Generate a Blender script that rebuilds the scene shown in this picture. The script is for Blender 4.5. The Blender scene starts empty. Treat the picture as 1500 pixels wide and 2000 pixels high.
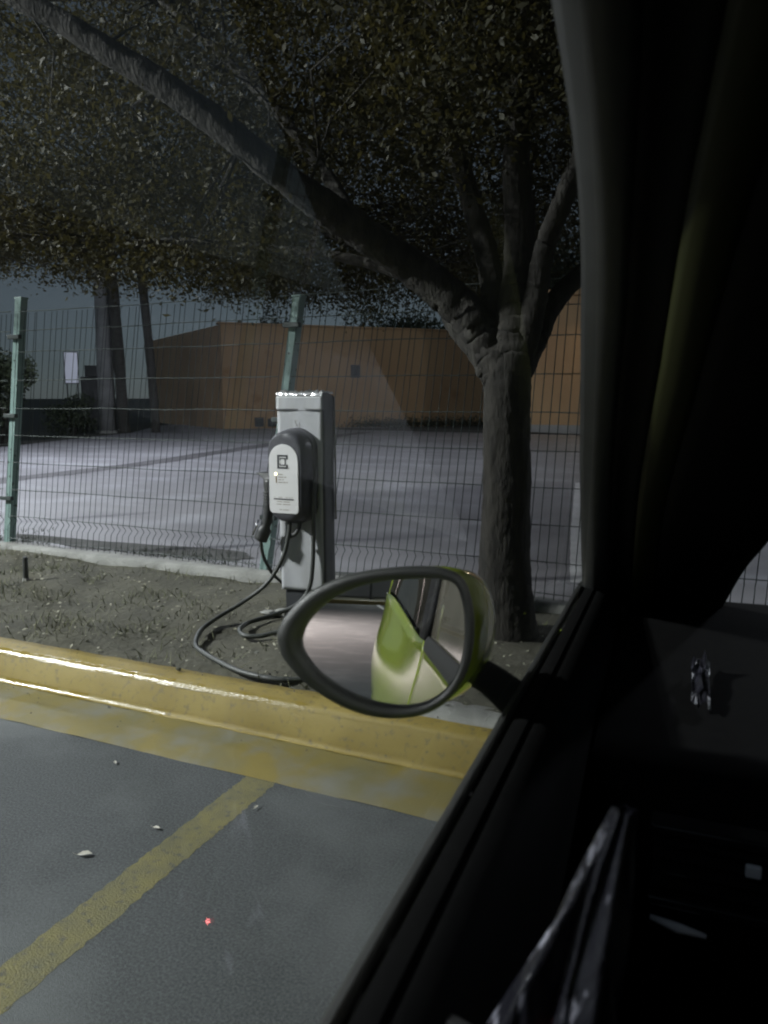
import bpy, math, random
import numpy as np
from mathutils import Vector, Matrix, noise as mnoise
R = math.radians
random.seed(7); rng = np.random.default_rng(7)
scene = bpy.context.scene
C = scene.collection

# ------------------------------------------------------------------ camera
cam_d = bpy.data.cameras.new('camera'); cam = bpy.data.objects.new('camera', cam_d); C.objects.link(cam)
cam.location = (0, 0, 1.25)
cam.rotation_euler = (R(90 - 8.47), 0, R(24.1))
cam_d.sensor_fit = 'VERTICAL'; cam_d.sensor_height = 36; cam_d.sensor_width = 27
cam_d.lens = 27.2; cam_d.clip_start = 0.02; cam_d.clip_end = 900
cam_d.dof.use_dof = True; cam_d.dof.focus_distance = 4.2; cam_d.dof.aperture_fstop = 8.5
scene.camera = cam

# ------------------------------------------------------------------ sky, moonlight, exposure
MOON_EL, MOON_AZ = 38, 200
w = bpy.data.worlds.new('World'); scene.world = w; w.use_nodes = True
nt = w.node_tree; nt.nodes.clear()
out = nt.nodes.new('ShaderNodeOutputWorld'); bg = nt.nodes.new('ShaderNodeBackground')
sky = nt.nodes.new('ShaderNodeTexSky'); sky.sky_type = 'NISHITA'; sky.sun_disc = False
sky.sun_elevation = R(MOON_EL); sky.sun_rotation = R(MOON_AZ); sky.dust_density = .1; sky.air_density = 1; sky.ozone_density = 6
hsv = nt.nodes.new('ShaderNodeHueSaturation'); hsv.inputs['Saturation'].default_value = 0.28
nt.links.new(sky.outputs[0], hsv.inputs['Color']); 
tint = nt.nodes.new('ShaderNodeMix'); tint.data_type = 'RGBA'; tint.blend_type = 'MULTIPLY'; tint.inputs['Factor'].default_value = 1
tint.inputs['B'].default_value = (.82, .97, 1.08, 1)      # city glow on thin cloud
nt.links.new(hsv.outputs[0], tint.inputs['A']); nt.links.new(tint.outputs['Result'], bg.inputs['Color'])
bg.inputs['Strength'].default_value = 0.018
nt.links.new(bg.outputs[0], out.inputs['Surface'])
sun_d = bpy.data.lights.new('moon', 'SUN'); sun = bpy.data.objects.new('moon', sun_d); C.objects.link(sun)
sun_d.energy = 0.05; sun_d.angle = R(12); sun_d.color = (0.85, 0.92, 1)
sun.rotation_euler = (R(90 - MOON_EL), 0, R(180 - MOON_AZ))
scene.view_settings.view_transform = 'Standard'; scene.view_settings.look = 'None'
scene.view_settings.exposure = 0; scene.view_settings.gamma = 1
scene.render.engine = 'CYCLES'
cy = scene.cycles; cy.use_denoising = True; cy.max_bounces = 8; cy.transparent_max_bounces = 16
cy.filter_width = 2.1; cy.diffuse_bounces = 3; cy.glossy_bounces = 4; cy.sample_clamp_indirect = 4; cy.caustics_reflective = False; cy.caustics_refractive = False
YARD_POWER, LOT_POWER = 1550, 3100

# ------------------------------------------------------------------ helpers
class MB:
    def __init__(s): s.v = []; s.f = []
    def add(s, vs, fs):
        o = len(s.v); s.v += [tuple(p) for p in vs]; s.f += [tuple(i + o for i in f) for f in fs]; return s
    def box(s, a, b):
        (x0, y0, z0), (x1, y1, z1) = a, b
        return s.add([(x0,y0,z0),(x1,y0,z0),(x1,y1,z0),(x0,y1,z0),(x0,y0,z1),(x1,y0,z1),(x1,y1,z1),(x0,y1,z1)],
            [(0,3,2,1),(4,5,6,7),(0,1,5,4),(1,2,6,5),(2,3,7,6),(3,0,4,7)])
    def grid(s, fn, nu, nv, flip=False, keep=None):
        vs = [fn(i / nu, j / nv) for j in range(nv + 1) for i in range(nu + 1)]
        fs = []
        for j in range(nv):
            for i in range(nu):
                q = (j*(nu+1)+i, j*(nu+1)+i+1, (j+1)*(nu+1)+i+1, (j+1)*(nu+1)+i)
                if keep and not keep((i+.5)/nu, (j+.5)/nv): continue
                fs.append(q[::-1] if flip else q)
        return s.add(vs, fs)
    def tube(s, pts, r, n=8, cap=True, jit=0.0, bark=0.0):
        pts = [Vector(p) for p in pts]; m = len(pts)
        rs = r if isinstance(r, (list, tuple)) else [r] * m
        vs = []; ref = None; run = 0.0
        for i, p in enumerate(pts):
            t = (pts[min(i+1, m-1)] - pts[max(i-1, 0)]).normalized()
            if ref is None:
                ref = t.cross(Vector((0, 0, 1))) if abs(t.z) < .9 else t.cross(Vector((1, 0, 0)))
            a = (ref - t * ref.dot(t)).normalized(); ref = a; b = t.cross(a)
            if i: run += (p - pts[i-1]).length
            for k in range(n):
                q = 2 * math.pi * k / n; rr = rs[i] * (1 + random.uniform(-jit, jit))
                if bark:
                    g = Vector((math.cos(q)*3.2, math.sin(q)*3.2, run*7)); g2 = Vector((math.cos(q)*1.1, math.sin(q)*1.1, run*3+9))
                    rr += bark*(1-2.2*abs(mnoise.noise(g)))*.5+bark*.5*(1-2*abs(mnoise.noise(g*2.3)))+bark*1.1*mnoise.noise(g2)
                vs.append(p + a * math.cos(q) * rr + b * math.sin(q) * rr)
        fs = [(i*n+k, i*n+(k+1) % n, (i+1)*n+(k+1) % n, (i+1)*n+k) for i in range(m-1) for k in range(n)]
        if cap: fs += [tuple(range(n))[::-1], tuple(range((m-1)*n, m*n))]
        return s.add(vs, fs)
    def loft(s, rings, cap=True):
        n = len(rings[0]); vs = [p for r in rings for p in r]
        fs = [(i*n+k, i*n+(k+1) % n, (i+1)*n+(k+1) % n, (i+1)*n+k) for i in range(len(rings)-1) for k in range(n)]
        if cap: fs += [tuple(range(n))[::-1], tuple(range((len(rings)-1)*n, len(rings)*n))]
        return s.add(vs, fs)
    def mesh(s, name):
        me = bpy.data.meshes.new(name); me.from_pydata(s.v, [], s.f); me.update(); return me
    def build(s, name, m, parent=None, smooth=False, bevel=0, solid=0, angle=None):
        me = s.mesh(name); me.materials.append(m)
        o = bpy.data.objects.new(name, me); C.objects.link(o); o.parent = parent
        if smooth: me.shade_smooth()
        if angle is not None:
            me.shade_smooth(); me.set_sharp_from_angle(angle=R(angle))
        if solid:
            d = o.modifiers.new('solid', 'SOLIDIFY'); d.thickness = solid; d.offset = 0
        if bevel:
            b = o.modifiers.new('bevel', 'BEVEL'); b.width = bevel; b.segments = 2; b.limit_method = 'ANGLE'
        return o
def box(name, a, b, m, parent=None, bevel=0.004): return MB().box(a, b).build(name, m, parent, bevel=bevel)
def tag(o, label=None, cat=None, group=None, kind=None):
    for k, v in (('label', label), ('category', cat), ('group', group), ('kind', kind)):
        if v: o[k] = v
    return o
def empty(name, loc=(0,0,0), rz=0, **k):
    o = bpy.data.objects.new(name, None); C.objects.link(o); o.location = loc; o.rotation_euler = (0,0,rz)
    o.empty_display_size = .1
    return tag(o, **k)
def smooth_path(pts, sub=6):
    P = [Vector(p) for p in pts]; res = []
    for i in range(len(P)-1):
        p0, p1, p2, p3 = P[max(i-1,0)], P[i], P[i+1], P[min(i+2, len(P)-1)]
        for k in range(sub):
            t = k/sub
            res.append(0.5*((2*p1)+(p2-p0)*t+(2*p0-5*p1+4*p2-p3)*t*t+(3*p1-p0-3*p2+p3)*t**3))
    res.append(P[-1]); return res
def quads_object(name, V, n_per, m, parent=None, smooth=False):
    """V: (N, n_per, 3) polygons, each its own face"""
    N = len(V); me = bpy.data.meshes.new(name)
    me.vertices.add(N*n_per); me.vertices.foreach_set('co', np.asarray(V, np.float32).ravel())
    me.loops.add(N*n_per); me.loops.foreach_set('vertex_index', np.arange(N*n_per, dtype=np.int32))
    me.polygons.add(N); me.polygons.foreach_set('loop_start', np.arange(0, N*n_per, n_per, dtype=np.int32))
    me.update(calc_edges=True); me.validate(); me.materials.append(m)
    o = bpy.data.objects.new(name, me); C.objects.link(o); o.parent = parent
    return o

# ------------------------------------------------------------------ materials
def mat(name, col, rough=.6, col2=None, scale=8, detail=6, lo=.35, hi=.65, metal=0, bump=0, bscale=60, spec=.5, coat=0, stretch=None, col3=None, scale3=40, lo3=.6, hi3=.7, rough2=None):
    m = bpy.data.materials.new(name); m.use_nodes = True; n = m.node_tree; b = n.nodes['Principled BSDF']
    b.inputs['Base Color'].default_value = (*col, 1); b.inputs['Roughness'].default_value = rough
    b.inputs['Metallic'].default_value = metal; b.inputs['Specular IOR Level'].default_value = spec
    if coat: b.inputs['Coat Weight'].default_value = coat; b.inputs['Coat Roughness'].default_value = .08
    tc = n.nodes.new('ShaderNodeTexCoord'); src = tc.outputs['Object']
    if stretch:
        mp = n.nodes.new('ShaderNodeMapping'); mp.inputs['Scale'].default_value = stretch
        n.links.new(src, mp.inputs['Vector']); src = mp.outputs[0]
    def noise(sc, d):
        t = n.nodes.new('ShaderNodeTexNoise'); t.inputs['Scale'].default_value = sc; t.inputs['Detail'].default_value = d
        n.links.new(src, t.inputs['Vector']); return t
    def ramp(t, a, bb):
        r = n.nodes.new('ShaderNodeMapRange'); r.inputs['From Min'].default_value = a; r.inputs['From Max'].default_value = bb
        n.links.new(t.outputs['Fac'], r.inputs['Value']); return r.outputs[0]
    def mix(f, a, c2):
        x = n.nodes.new('ShaderNodeMix'); x.data_type = 'RGBA'; n.links.new(f, x.inputs['Factor'])
        if isinstance(a, tuple): x.inputs['A'].default_value = (*a, 1)
        else: n.links.new(a, x.inputs['A'])
        x.inputs['B'].default_value = (*c2, 1); return x.outputs['Result']
    if col2:
        f = ramp(noise(scale, detail), lo, hi); c = mix(f, col, col2)
        if col3: c = mix(ramp(noise(scale3, 8), lo3, hi3), c, col3)
        n.links.new(c, b.inputs['Base Color'])
        if rough2 is not None:
            rr = n.nodes.new('ShaderNodeMapRange'); rr.inputs['To Min'].default_value = rough; rr.inputs['To Max'].default_value = rough2
            n.links.new(f, rr.inputs['Value']); n.links.new(rr.outputs[0], b.inputs['Roughness'])
    if bump:
        bp = n.nodes.new('ShaderNodeBump'); bp.inputs['Strength'].default_value = bump; bp.inputs['Distance'].default_value = .01
        n.links.new(noise(bscale, 8).outputs['Fac'], bp.inputs['Height']); n.links.new(bp.outputs[0], b.inputs['Normal'])
    return m
def emit(name, col, s):
    m = bpy.data.materials.new(name); m.use_nodes = True; b = m.node_tree.nodes['Principled BSDF']
    b.inputs['Base Color'].default_value = (*col, 1); b.inputs['Emission Color'].default_value = (*col, 1); b.inputs['Emission Strength'].default_value = s
    return m
def glass(name, tint, dust=.0, base=.0):
    m = bpy.data.materials.new(name); m.use_nodes = True; n = m.node_tree; n.nodes.clear()
    o = n.nodes.new('ShaderNodeOutputMaterial'); tr = n.nodes.new('ShaderNodeBsdfTransparent'); tr.inputs[0].default_value = (*tint, 1)
    gl = n.nodes.new('ShaderNodeBsdfGlossy'); gl.inputs['Roughness'].default_value = .01
    fr = n.nodes.new('ShaderNodeFresnel'); fr.inputs['IOR'].default_value = 1.5
    mx = n.nodes.new('ShaderNodeMixShader'); n.links.new(fr.outputs[0], mx.inputs[0]); n.links.new(tr.outputs[0], mx.inputs[1]); n.links.new(gl.outputs[0], mx.inputs[2])
    last = mx.outputs[0]
    if dust:
        df = n.nodes.new('ShaderNodeBsdfDiffuse'); df.inputs[0].default_value = (.52, .48, .38, 1)
        tc = n.nodes.new('ShaderNodeTexCoord'); t = n.nodes.new('ShaderNodeTexNoise'); t.inputs['Scale'].default_value = 5; t.inputs['Detail'].default_value = 8
        n.links.new(tc.outputs['Object'], t.inputs['Vector'])
        r = n.nodes.new('ShaderNodeMapRange'); r.inputs['From Min'].default_value = .3; r.inputs['From Max'].default_value = .8
        r.inputs['To Min'].default_value = base; r.inputs['To Max'].default_value = dust; n.links.new(t.outputs['Fac'], r.inputs['Value'])
        m2 = n.nodes.new('ShaderNodeMixShader'); n.links.new(r.outputs[0], m2.inputs[0]); n.links.new(last, m2.inputs[1]); n.links.new(df.outputs[0], m2.inputs[2]); last = m2.outputs[0]
    n.links.new(last, o.inputs['Surface']); return m

M = dict(
 asphalt=mat('asphalt', (.044,.049,.051), .85, (.112,.121,.124), 150, 6, .38, .8, bump=.35, bscale=300, col3=(.15,.16,.162), scale3=1.7, lo3=.5, hi3=.85),
 yard=mat('yard_paving', (.17,.165,.175), .62, (.24,.235,.25), .5, 10, bump=.3, bscale=60, col3=(.285,.285,.305), scale3=1.1, lo3=.5, hi3=.7, stretch=(.8, 1.25, 1)),
 dark_strip=mat('dark_grey_strip', (.07,.066,.072), .7, (.1,.095,.1), 2),
 dark_mottle=mat('dark_mottled_grey', (.045,.045,.042), .9, (.08,.08,.075), 6),
 soil=mat('soil', (.05,.048,.034), .95, (.084,.08,.057), 4, 8, bump=1, bscale=30, col3=(.1,.098,.075), scale3=22, lo3=.58, hi3=.75),
 ground=mat('earth', (.05,.052,.045), .95, (.07,.07,.06), .6),
 concrete=mat('concrete', (.2,.2,.185), .85, (.3,.3,.28), 7, 8, bump=.6, bscale=50),
 kerb=mat('kerb_paint', (.225,.165,.032), .62, (.29,.22,.055), 3.5, 10, bump=.2, bscale=240, col3=(.12,.105,.055), scale3=46, lo3=.55, hi3=.78),
 gutter=mat('gutter_paint', (.2,.155,.032), .68, (.15,.135,.065), 4, 10, bump=.22, bscale=260, col3=(.17,.165,.13), scale3=6, lo3=.45, hi3=.68),
 worn=mat('polished_kerb_paint', (.25,.18,.03), .16, (.26,.2,.05), 14, 10, bump=.22, bscale=90, rough2=.36, spec=.7),
 worn_dull=mat('half_worn_kerb_paint', (.24,.175,.03), .3, (.26,.2,.05), 14, 10, bump=.25, bscale=90, rough2=.5, spec=.6),
 line=mat('line_paint', (.175,.155,.06), .75, (.13,.122,.062), 14, 10, bump=.5, bscale=200, col3=(.075,.075,.066), scale3=45, lo3=.55, hi3=.72),
 white_line=mat('white_line', (.75,.75,.75), .6, (.6,.6,.6), 8),
 post=mat('green_post', (.18,.27,.25), .45, (.22,.31,.29), 12, col3=(.05,.07,.06), scale3=30, lo3=.62, hi3=.68),
 wire=mat('green_wire', (.03,.042,.04), .5),
 wire_lamplit=mat('lamplit_wire', (.09,.105,.1), .4),  # lighter tone imitates lamplight on the horizontal wires
 clamp=mat('clamp', (.03,.04,.038), .6),
 bark=mat('bark', (.012,.0105,.0085), .95, (.03,.027,.022), 22, 10, bump=1, bscale=60, stretch=(1,1,.3), col3=(.05,.047,.04), scale3=9, lo3=.6, hi3=.75),
 bark_pale=mat('pale_bark', (.075,.07,.062), .9, (.05,.046,.04), 14),
 leaf=mat('leaf', (.02,.02,.008), .6, (.036,.032,.013), 1.2, 4, spec=.2),
 leaf_far=mat('far_leaf', (.03,.042,.022), .6, (.055,.07,.035), .6),
 hedge_leaf=mat('hedge_leaf', (.025,.035,.02), .6, (.045,.05,.03), 1),
 palm_trunk=mat('palm_trunk', (.035,.033,.03), .9, (.06,.056,.05), 6, stretch=(1,1,4)),
 pole_grey=mat('pole_grey', (.3,.3,.3), .8, (.22,.22,.22), 3),
 orange=mat('orange_render', (.44,.29,.155), .9, (.36,.225,.12), .35, 8, bump=.3, bscale=20, col3=(.27,.15,.07), scale3=1.2, lo3=.6, hi3=.75),
 far_grey=mat('far_wall', (.3,.3,.29), .9, (.25,.25,.25), .4),
 dark_metal=mat('dark_metal', (.03,.032,.036), .5, (.045,.047,.05), 5),
 white=mat('glint_white', (.78,.8,.85), .5),  # white that imitates glints on the dash face
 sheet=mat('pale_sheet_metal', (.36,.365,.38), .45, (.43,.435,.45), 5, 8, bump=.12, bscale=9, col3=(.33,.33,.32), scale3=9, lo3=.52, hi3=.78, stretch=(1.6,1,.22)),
 foil=mat('crumpled_metal', (.7,.7,.71), .28, (.55,.55,.56), 20, metal=.75, bump=.4, bscale=40),
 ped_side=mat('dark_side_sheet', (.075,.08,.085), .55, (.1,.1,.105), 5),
 plastic=mat('charger_plastic', (.055,.055,.065), .42, (.07,.07,.08), 30, bump=.1, bscale=300),
 rubber=mat('rubber', (.03,.032,.032), .5, (.05,.05,.048), 20),
 cable=mat('cable_sheath', (.04,.043,.04), .5, (.06,.064,.058), 9),
 face=mat('face_plate', (.7,.69,.69), .4, (.64,.63,.63), 6),
 ink=mat('dark_print', (.03,.032,.035), .5),
 ink_soft=mat('grey_print', (.3,.27,.22), .6),
 chrome=mat('bright_metal', (.8,.8,.82), .15, metal=1),
 grass=mat('dry_grass', (.09,.1,.05), .8, (.17,.17,.095), 3),
 litter=mat('dry_litter', (.4,.39,.31), .8, (.16,.15,.1), 40),
 leaf_dry=mat('pale_dry_leaf', (.55,.53,.47), .7, (.4,.38,.32), 60),
 stone=mat('stone', (.2,.2,.18), .9, (.13,.13,.115), 15, bump=.6),
 olive=mat('olive_trim', (.009,.010,.001), .6, spec=.15),
 lime=mat('lime_paint', (.23,.29,.03), .22, (.2,.26,.025), 3, coat=1),
 trim=mat('black_trim', (.006,.006,.0065), .6, (.01,.01,.01), 40, bump=.2, bscale=400, spec=.22),
 dash=mat('dash_black', (.0016,.0016,.0017), .8, (.0026,.0026,.0026), 60, spec=.08),
 seal=mat('rubber_seal', (.009,.0095,.009), .6, (.013,.014,.013), 30),
 mirror_rim=mat('mirror_rim_plastic', (.022,.023,.021), .5, (.03,.031,.028), 40, bump=.15, bscale=500),
 gloss_black=mat('gloss_black', (.012,.012,.013), .12, coat=.5),
 fabric=mat('seat_fabric', (.02,.02,.022), .9, (.03,.03,.032), 200),
 tyre=mat('tyre', (.018,.018,.018), .8, (.03,.03,.03), 40),
 alloy=mat('alloy', (.5,.5,.5), .35, metal=.9),
 bag=mat('bag_film_glints', (.008,.008,.011), .18, (.32,.32,.38), 30, bump=.5, bscale=40, spec=.6, lo=.58, hi=.72, stretch=(2.5,2.5,.3)),  # pale streaks painted in as highlights along the folds
 wrapper=mat('wrapper_film_glints', (.006,.006,.009), .35, (.03,.03,.042), 40, bump=.4, bscale=60, lo=.55, hi=.75),  # paler flecks painted in as glints
 window_glass=glass('door_glass', (.93,.95,.93), .17, .10),
 screen_glass=glass('windscreen_glass', (.9,.93,.91), .03, .004),
 dark_glass=glass('tinted_glass', (.22,.23,.23), .05, .02),
 tail=emit('tail_lens', (1,.05,.03), 3),
)
def add_translucency(m, col, f):
    n = m.node_tree; o = next(x for x in n.nodes if x.type == 'OUTPUT_MATERIAL'); b_ = n.nodes['Principled BSDF']
    t = n.nodes.new('ShaderNodeBsdfTranslucent'); t.inputs[0].default_value = (*col, 1); mx = n.nodes.new('ShaderNodeMixShader'); mx.inputs[0].default_value = f
    n.links.new(b_.outputs[0], mx.inputs[1]); n.links.new(t.outputs[0], mx.inputs[2]); n.links.new(mx.outputs[0], o.inputs['Surface'])
add_translucency(M['leaf'], (.055,.047,.016), .32)
mm = bpy.data.materials.new('mirror_silver'); mm.use_nodes = True; b = mm.node_tree.nodes['Principled BSDF']
b.inputs['Base Color'].default_value = (.88,.88,.87,1); b.inputs['Metallic'].default_value = 1; b.inputs['Roughness'].default_value = .012
M['mirror'] = mm

# ------------------------------------------------------------------ ground, yard, kerb, island
tag(MB().grid(lambda a, b: (-400+800*a, -300+800*b, -.03), 4, 4).build('ground', M['ground']), kind='structure')
tag(MB().grid(lambda a, b: (-40+80*a, -27.8+30.2*b, 0), 4, 4).build('parking_lot_asphalt', M['asphalt']), kind='structure')
yard = MB().add([(-13,4.02,.05),(14,4.02,.05),(14,60,.05),(-27,60,.05),(-22,26,.05),(-18.6,20.6,.05),(-16.3,13.9,.05),(-14.2,8,.05)], [tuple(range(8))]).build('yard_paving', M['yard'])
tag(yard, kind='structure')
def wobble_strip(name, pts, wid, z, m, jit, n=40):
    path = smooth_path([(x, y, 0) for x, y in pts], n // max(1, len(pts)-1)); L, Rr = [], []
    for i, p in enumerate(path):
        t = (path[min(i+1, len(path)-1)] - path[max(i-1, 0)]).normalized(); s = Vector((-t.y, t.x, 0))
        L.append(p + s*(wid/2 + random.uniform(-jit, jit))); Rr.append(p - s*(wid/2 + random.uniform(-jit, jit)))
    k = len(path)
    return tag(MB().add([(p.x, p.y, z) for p in L+Rr], [(i, k+i, k+i+1, i+1) for i in range(k-1)]).build(name, m), kind='structure')
wobble_strip('yard_dark_strip', [(-9.3,6.0),(-9.6,8.2),(-9.7,11.1),(-10.6,16.4),(-11.4,24)], .55, .054, M['dark_strip'], .05)  # strip of darker tone than the paving around it
wobble_strip('yard_white_line', [(-.84,5.0),(-1.3,7.5),(-1.9,11)], .13, .055, M['white_line'], .004)
def blob(name, c, rx, ry, z, m, n=60, amp=.25):
    ph = [random.uniform(0, 6.28) for _ in range(9)]
    ring = []
    for i in range(n):
        a = 6.283*i/n; r = 1 + sum(amp/(k+1)*math.sin((k+2)*a+ph[k]) for k in range(8))
        ring.append((c[0]+rx*r*math.cos(a), c[1]+ry*r*math.sin(a), z))
    return tag(MB().add(ring, [tuple(range(n))]).build(name, m), kind='structure')
blob('yard_dark_patch', (-4.3, 4.75), 1.0, .2, .056, M['dark_mottle'])  # irregular patches darker than the paving
blob('yard_dark_patch', (-2.2, 4.55), .7, .1, .056, M['dark_mottle'])
n = 9000
wx = rng.normal(-4.6, 1.0, n); wy = 4.12+np.abs(rng.normal(0,.24,n))*(1+.5*np.sin(wx*3)); hh = rng.uniform(.01,.05,n); an = rng.uniform(0,6.28,n)
V = np.zeros((n,3,3)); V[:,0] = np.c_[wx-np.cos(an)*.004, wy-np.sin(an)*.004, np.full(n,.045)]; V[:,1] = np.c_[wx+np.cos(an)*.004, wy+np.sin(an)*.004, np.full(n,.045)]
V[:,2] = np.c_[wx+rng.normal(0,.02,n), wy+rng.normal(0,.02,n), .05+hh]
tag(quads_object('weeds', V, 3, M['hedge_leaf']), 'low dark weeds growing in the yard behind the fence', 'weeds', kind='stuff')
# verge to the side of the yard
tag(MB().grid(lambda a, b: (-60+44*a+ -6*b, 8+40*b, .03+.06*math.sin(9*a+7*b)*a*(1-a)), 12, 12).build('verge_ground', M['ground']), kind='structure')

def extrude_x(name, prof, x0, x1, n, m, jit=0.002, parent=None, smooth=True):
    rings = []
    for i in range(n+1):
        x = x0+(x1-x0)*i/n
        rings.append([(x, y+random.uniform(-jit, jit), z+random.uniform(-jit, jit)) for y, z in prof])
    k = len(prof); vs = [p for r in rings for p in r]
    fs = [(i*k+j, (i+1)*k+j, (i+1)*k+j+1, i*k+j+1) for i in range(n) for j in range(k-1)]
    return MB().add(vs, fs).build(name, m, parent, smooth=smooth)
KX0, KX1 = -16, 9
tag(extrude_x('gutter', [(2.02,.0012),(2.03,.004),(2.12,.01),(2.22,.013),(2.28,.022)], KX0, KX1, 260, M['gutter'], .0022), kind='structure')
kerb = extrude_x('kerb', [(2.272,.0),(2.279,.025),(2.288,.05),(2.303,.085),(2.318,.118),(2.326,.130),(2.338,.138),(2.352,.141),(2.40,.143),(2.452,.141),(2.462,.12),(2.463,.05)], KX0, KX1, 420, M['kerb'], .0016)
tag(kerb, kind='structure')
for x0_, x1_, e_, g_ in ((KX0,-2.35,'worn','worn'), (-2.35,-1.95,'worn','worn_dull'), (-1.95,-1.35,'worn_dull','kerb'), (-1.35,KX1,'kerb','kerb')):
    n_ = int((x1_-x0_)/.035)
    tag(extrude_x('kerb_worn_edge', [(2.319,.1225),(2.3245,.1315),(2.330,.1372),(2.3365,.1410),(2.346,.1428)], x0_, x1_, n_, M[e_], .001), kind='structure')
    tag(extrude_x('gutter_wet_line', [(2.258,.0212),(2.264,.0232),(2.2695,.0275),(2.274,.034),(2.2765,.041)], x0_, x1_, n_, M[g_], .0011), kind='structure')
# bare concrete back edge of the kerb towards the tree
tag(extrude_x('bare_kerb_edge', [(2.40,.13),(2.405,.148),(2.47,.15),(2.56,.149),(2.565,.11)], -1.02, 2.5, 70, M['concrete'], .003), kind='structure')
def soil_z(x, y):
    return .132+.012*math.sin(2.1*x+1.3*y)+.008*math.sin(5.3*x-3.1*y)+.006*math.sin(11*x+7*y)
tag(MB().grid(lambda a, b: (-16+25*a, 2.44+1.6*b, soil_z(-16+25*a, 2.44+1.6*b)+random.uniform(-.006,.006)-(.03 if b < .03 else 0)), 260, 34).build('island_soil', M['soil'], smooth=True), kind='structure')
tag(extrude_x('fence_footing', [(3.925,.1),(3.93,.165),(3.945,.178),(4.06,.18),(4.075,.16),(4.08,.03)], KX0, KX1, 200, M['concrete'], .006), kind='structure')
# bay lines painted square to the kerb, one each side of the car and onwards
for k, x in enumerate((-1.35, -3.95, 1.25, -6.55)):
    lines = wobble_strip('bay_line', [(x,-2.9),(x,-.5),(x+.002,2.02)], .115, .0007, M['line'], .0045, 330)
# opposite side of the lot
tag(extrude_x('far_kerb', [(-27.8,-.01),(-27.79,.13),(-27.9,.15),(-28.4,.14)][::-1], -40, 40, 30, M['kerb'], .003), kind='structure')
for k in range(6):
    wobble_strip('far_bay_line', [(-9+2.6*k,-27.7),(-9+2.6*k,-23.5)], .12, .005, M['white_line'], .004, 20)
tag(MB().grid(lambda a, b: (-60+120*a, -60+31.7*b, .1), 4, 4).build('far_lot_verge', M['soil']), kind='structure')

# grass and litter on the island
N = 27000
gx = rng.uniform(-7.5, 1.0, N); gy = rng.uniform(2.47, 3.93, N)
dens = np.clip(.9-(gx+3.2)*.35, .06, 1)*np.array([min(1, max(.05, .25+1.9*mnoise.noise(Vector((x*2.6, y*3.4, 1)))+.8*mnoise.noise(Vector((x*9, y*11, 4))))) for x, y in zip(gx, gy)])
k = rng.random(N) < dens; gx, gy = gx[k], gy[k]; N = len(gx)
gz = .132+.012*np.sin(2.1*gx+1.3*gy)+.008*np.sin(5.3*gx-3.1*gy)
an = rng.uniform(0, 6.28, N); h = rng.uniform(.012, .055, N); ln = rng.normal(0, .03, (N, 2)); wd = rng.uniform(.0016, .0034, N)
V = np.zeros((N, 3, 3)); V[:,0] = np.c_[gx-np.cos(an)*wd, gy-np.sin(an)*wd, gz-.005]; V[:,1] = np.c_[gx+np.cos(an)*wd, gy+np.sin(an)*wd, gz-.005]
V[:,2] = np.c_[gx+ln[:,0], gy+ln[:,1], gz+h]
tag(quads_object('grass', V, 3, M['grass']), 'sparse dry grass growing over the planted island', 'grass', kind='stuff')
def leaf_quads(P, size, aspect, flat=False, droop=0.0):
    n = len(P); d = rng.normal(0, 1, (n, 3)); d[:,2] = d[:,2]*(.25 if flat else .8)-droop
    d /= np.linalg.norm(d, axis=1)[:,None]; q = rng.normal(0, 1, (n, 3))
    if flat: q = np.cross(np.tile([0,0,1.], (n,1))+rng.normal(0,.35,(n,3)), d)
    else: q = np.cross(d, q)
    q /= np.linalg.norm(q, axis=1)[:,None]; s = size[:,None]
    nn = np.cross(d, q)
    return np.stack([P-d*s*.5, P+q*s*aspect*.5+nn*s*.06, P+d*s*.5, P-q*s*aspect*.5+nn*s*.06], 1)
n = 1700
P = np.c_[rng.uniform(-6.5,.5,n), rng.uniform(2.5,3.9,n), np.zeros(n)]
P[:,2] = .142+.012*np.sin(2.1*P[:,0]+1.3*P[:,1])+.008*np.sin(5.3*P[:,0]-3.1*P[:,1])
tag(quads_object('leaf_litter', leaf_quads(P, rng.uniform(.008,.03,n), .5, flat=True), 4, M['litter']), 'scattered dry leaf litter on the soil around the pedestal', 'leaf litter', kind='stuff')
n = 420
P = np.c_[rng.uniform(-7.5,1,n), 2.0+.46*rng.random(n)**.5, np.zeros(n)]; P[:,2] = np.where(P[:,1] > 2.34, .149, .018); P = P[(P[:,1] < 2.25) | (P[:,1] > 2.34)]
tag(quads_object('kerb_grit', leaf_quads(P, rng.uniform(.004,.012,len(P)), .7, flat=True), 4, M['dark_mottle']), 'dark grit and crumbs lying on the yellow kerb', 'grit', kind='stuff')
def fallen_leaf(x, y, z, s, rz, label, m):
    t = [Vector((-.5,0,.0)), Vector((-.15,.22,.10)), Vector((.2,.2,.14)), Vector((.55,0,.04)), Vector((.2,-.2,.12)), Vector((-.15,-.22,.08)), Vector((.05,0,.02))]
    b = MB().add([p*s for p in t], [(0,6,1),(1,6,2),(2,6,3),(3,6,4),(4,6,5),(5,6,0)])
    b.tube([Vector((-.5,0,0))*s, Vector((-.8,.06,.1))*s], .02*s, 4)
    o = b.build('fallen_leaf', m); o.location = (x, y, z); o.rotation_euler = (random.uniform(-.1,.1), 0, rz)
    return tag(o, label, 'leaf', 'pale fallen leaves on the asphalt')
fallen_leaf(-1.555,1.458,.006,.04,.5,'pale dry leaf on asphalt, largest one beyond the bay line',M['leaf_dry'])
fallen_leaf(-1.262,1.859,.006,.022,1.5,'small pale leaf lying just inside the end of the bay line',M['leaf_dry'])
fallen_leaf(-1.868,1.91,.006,.022,2.5,'small pale leaf lying on asphalt near the kerb gutter',M['leaf_dry'])
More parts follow.
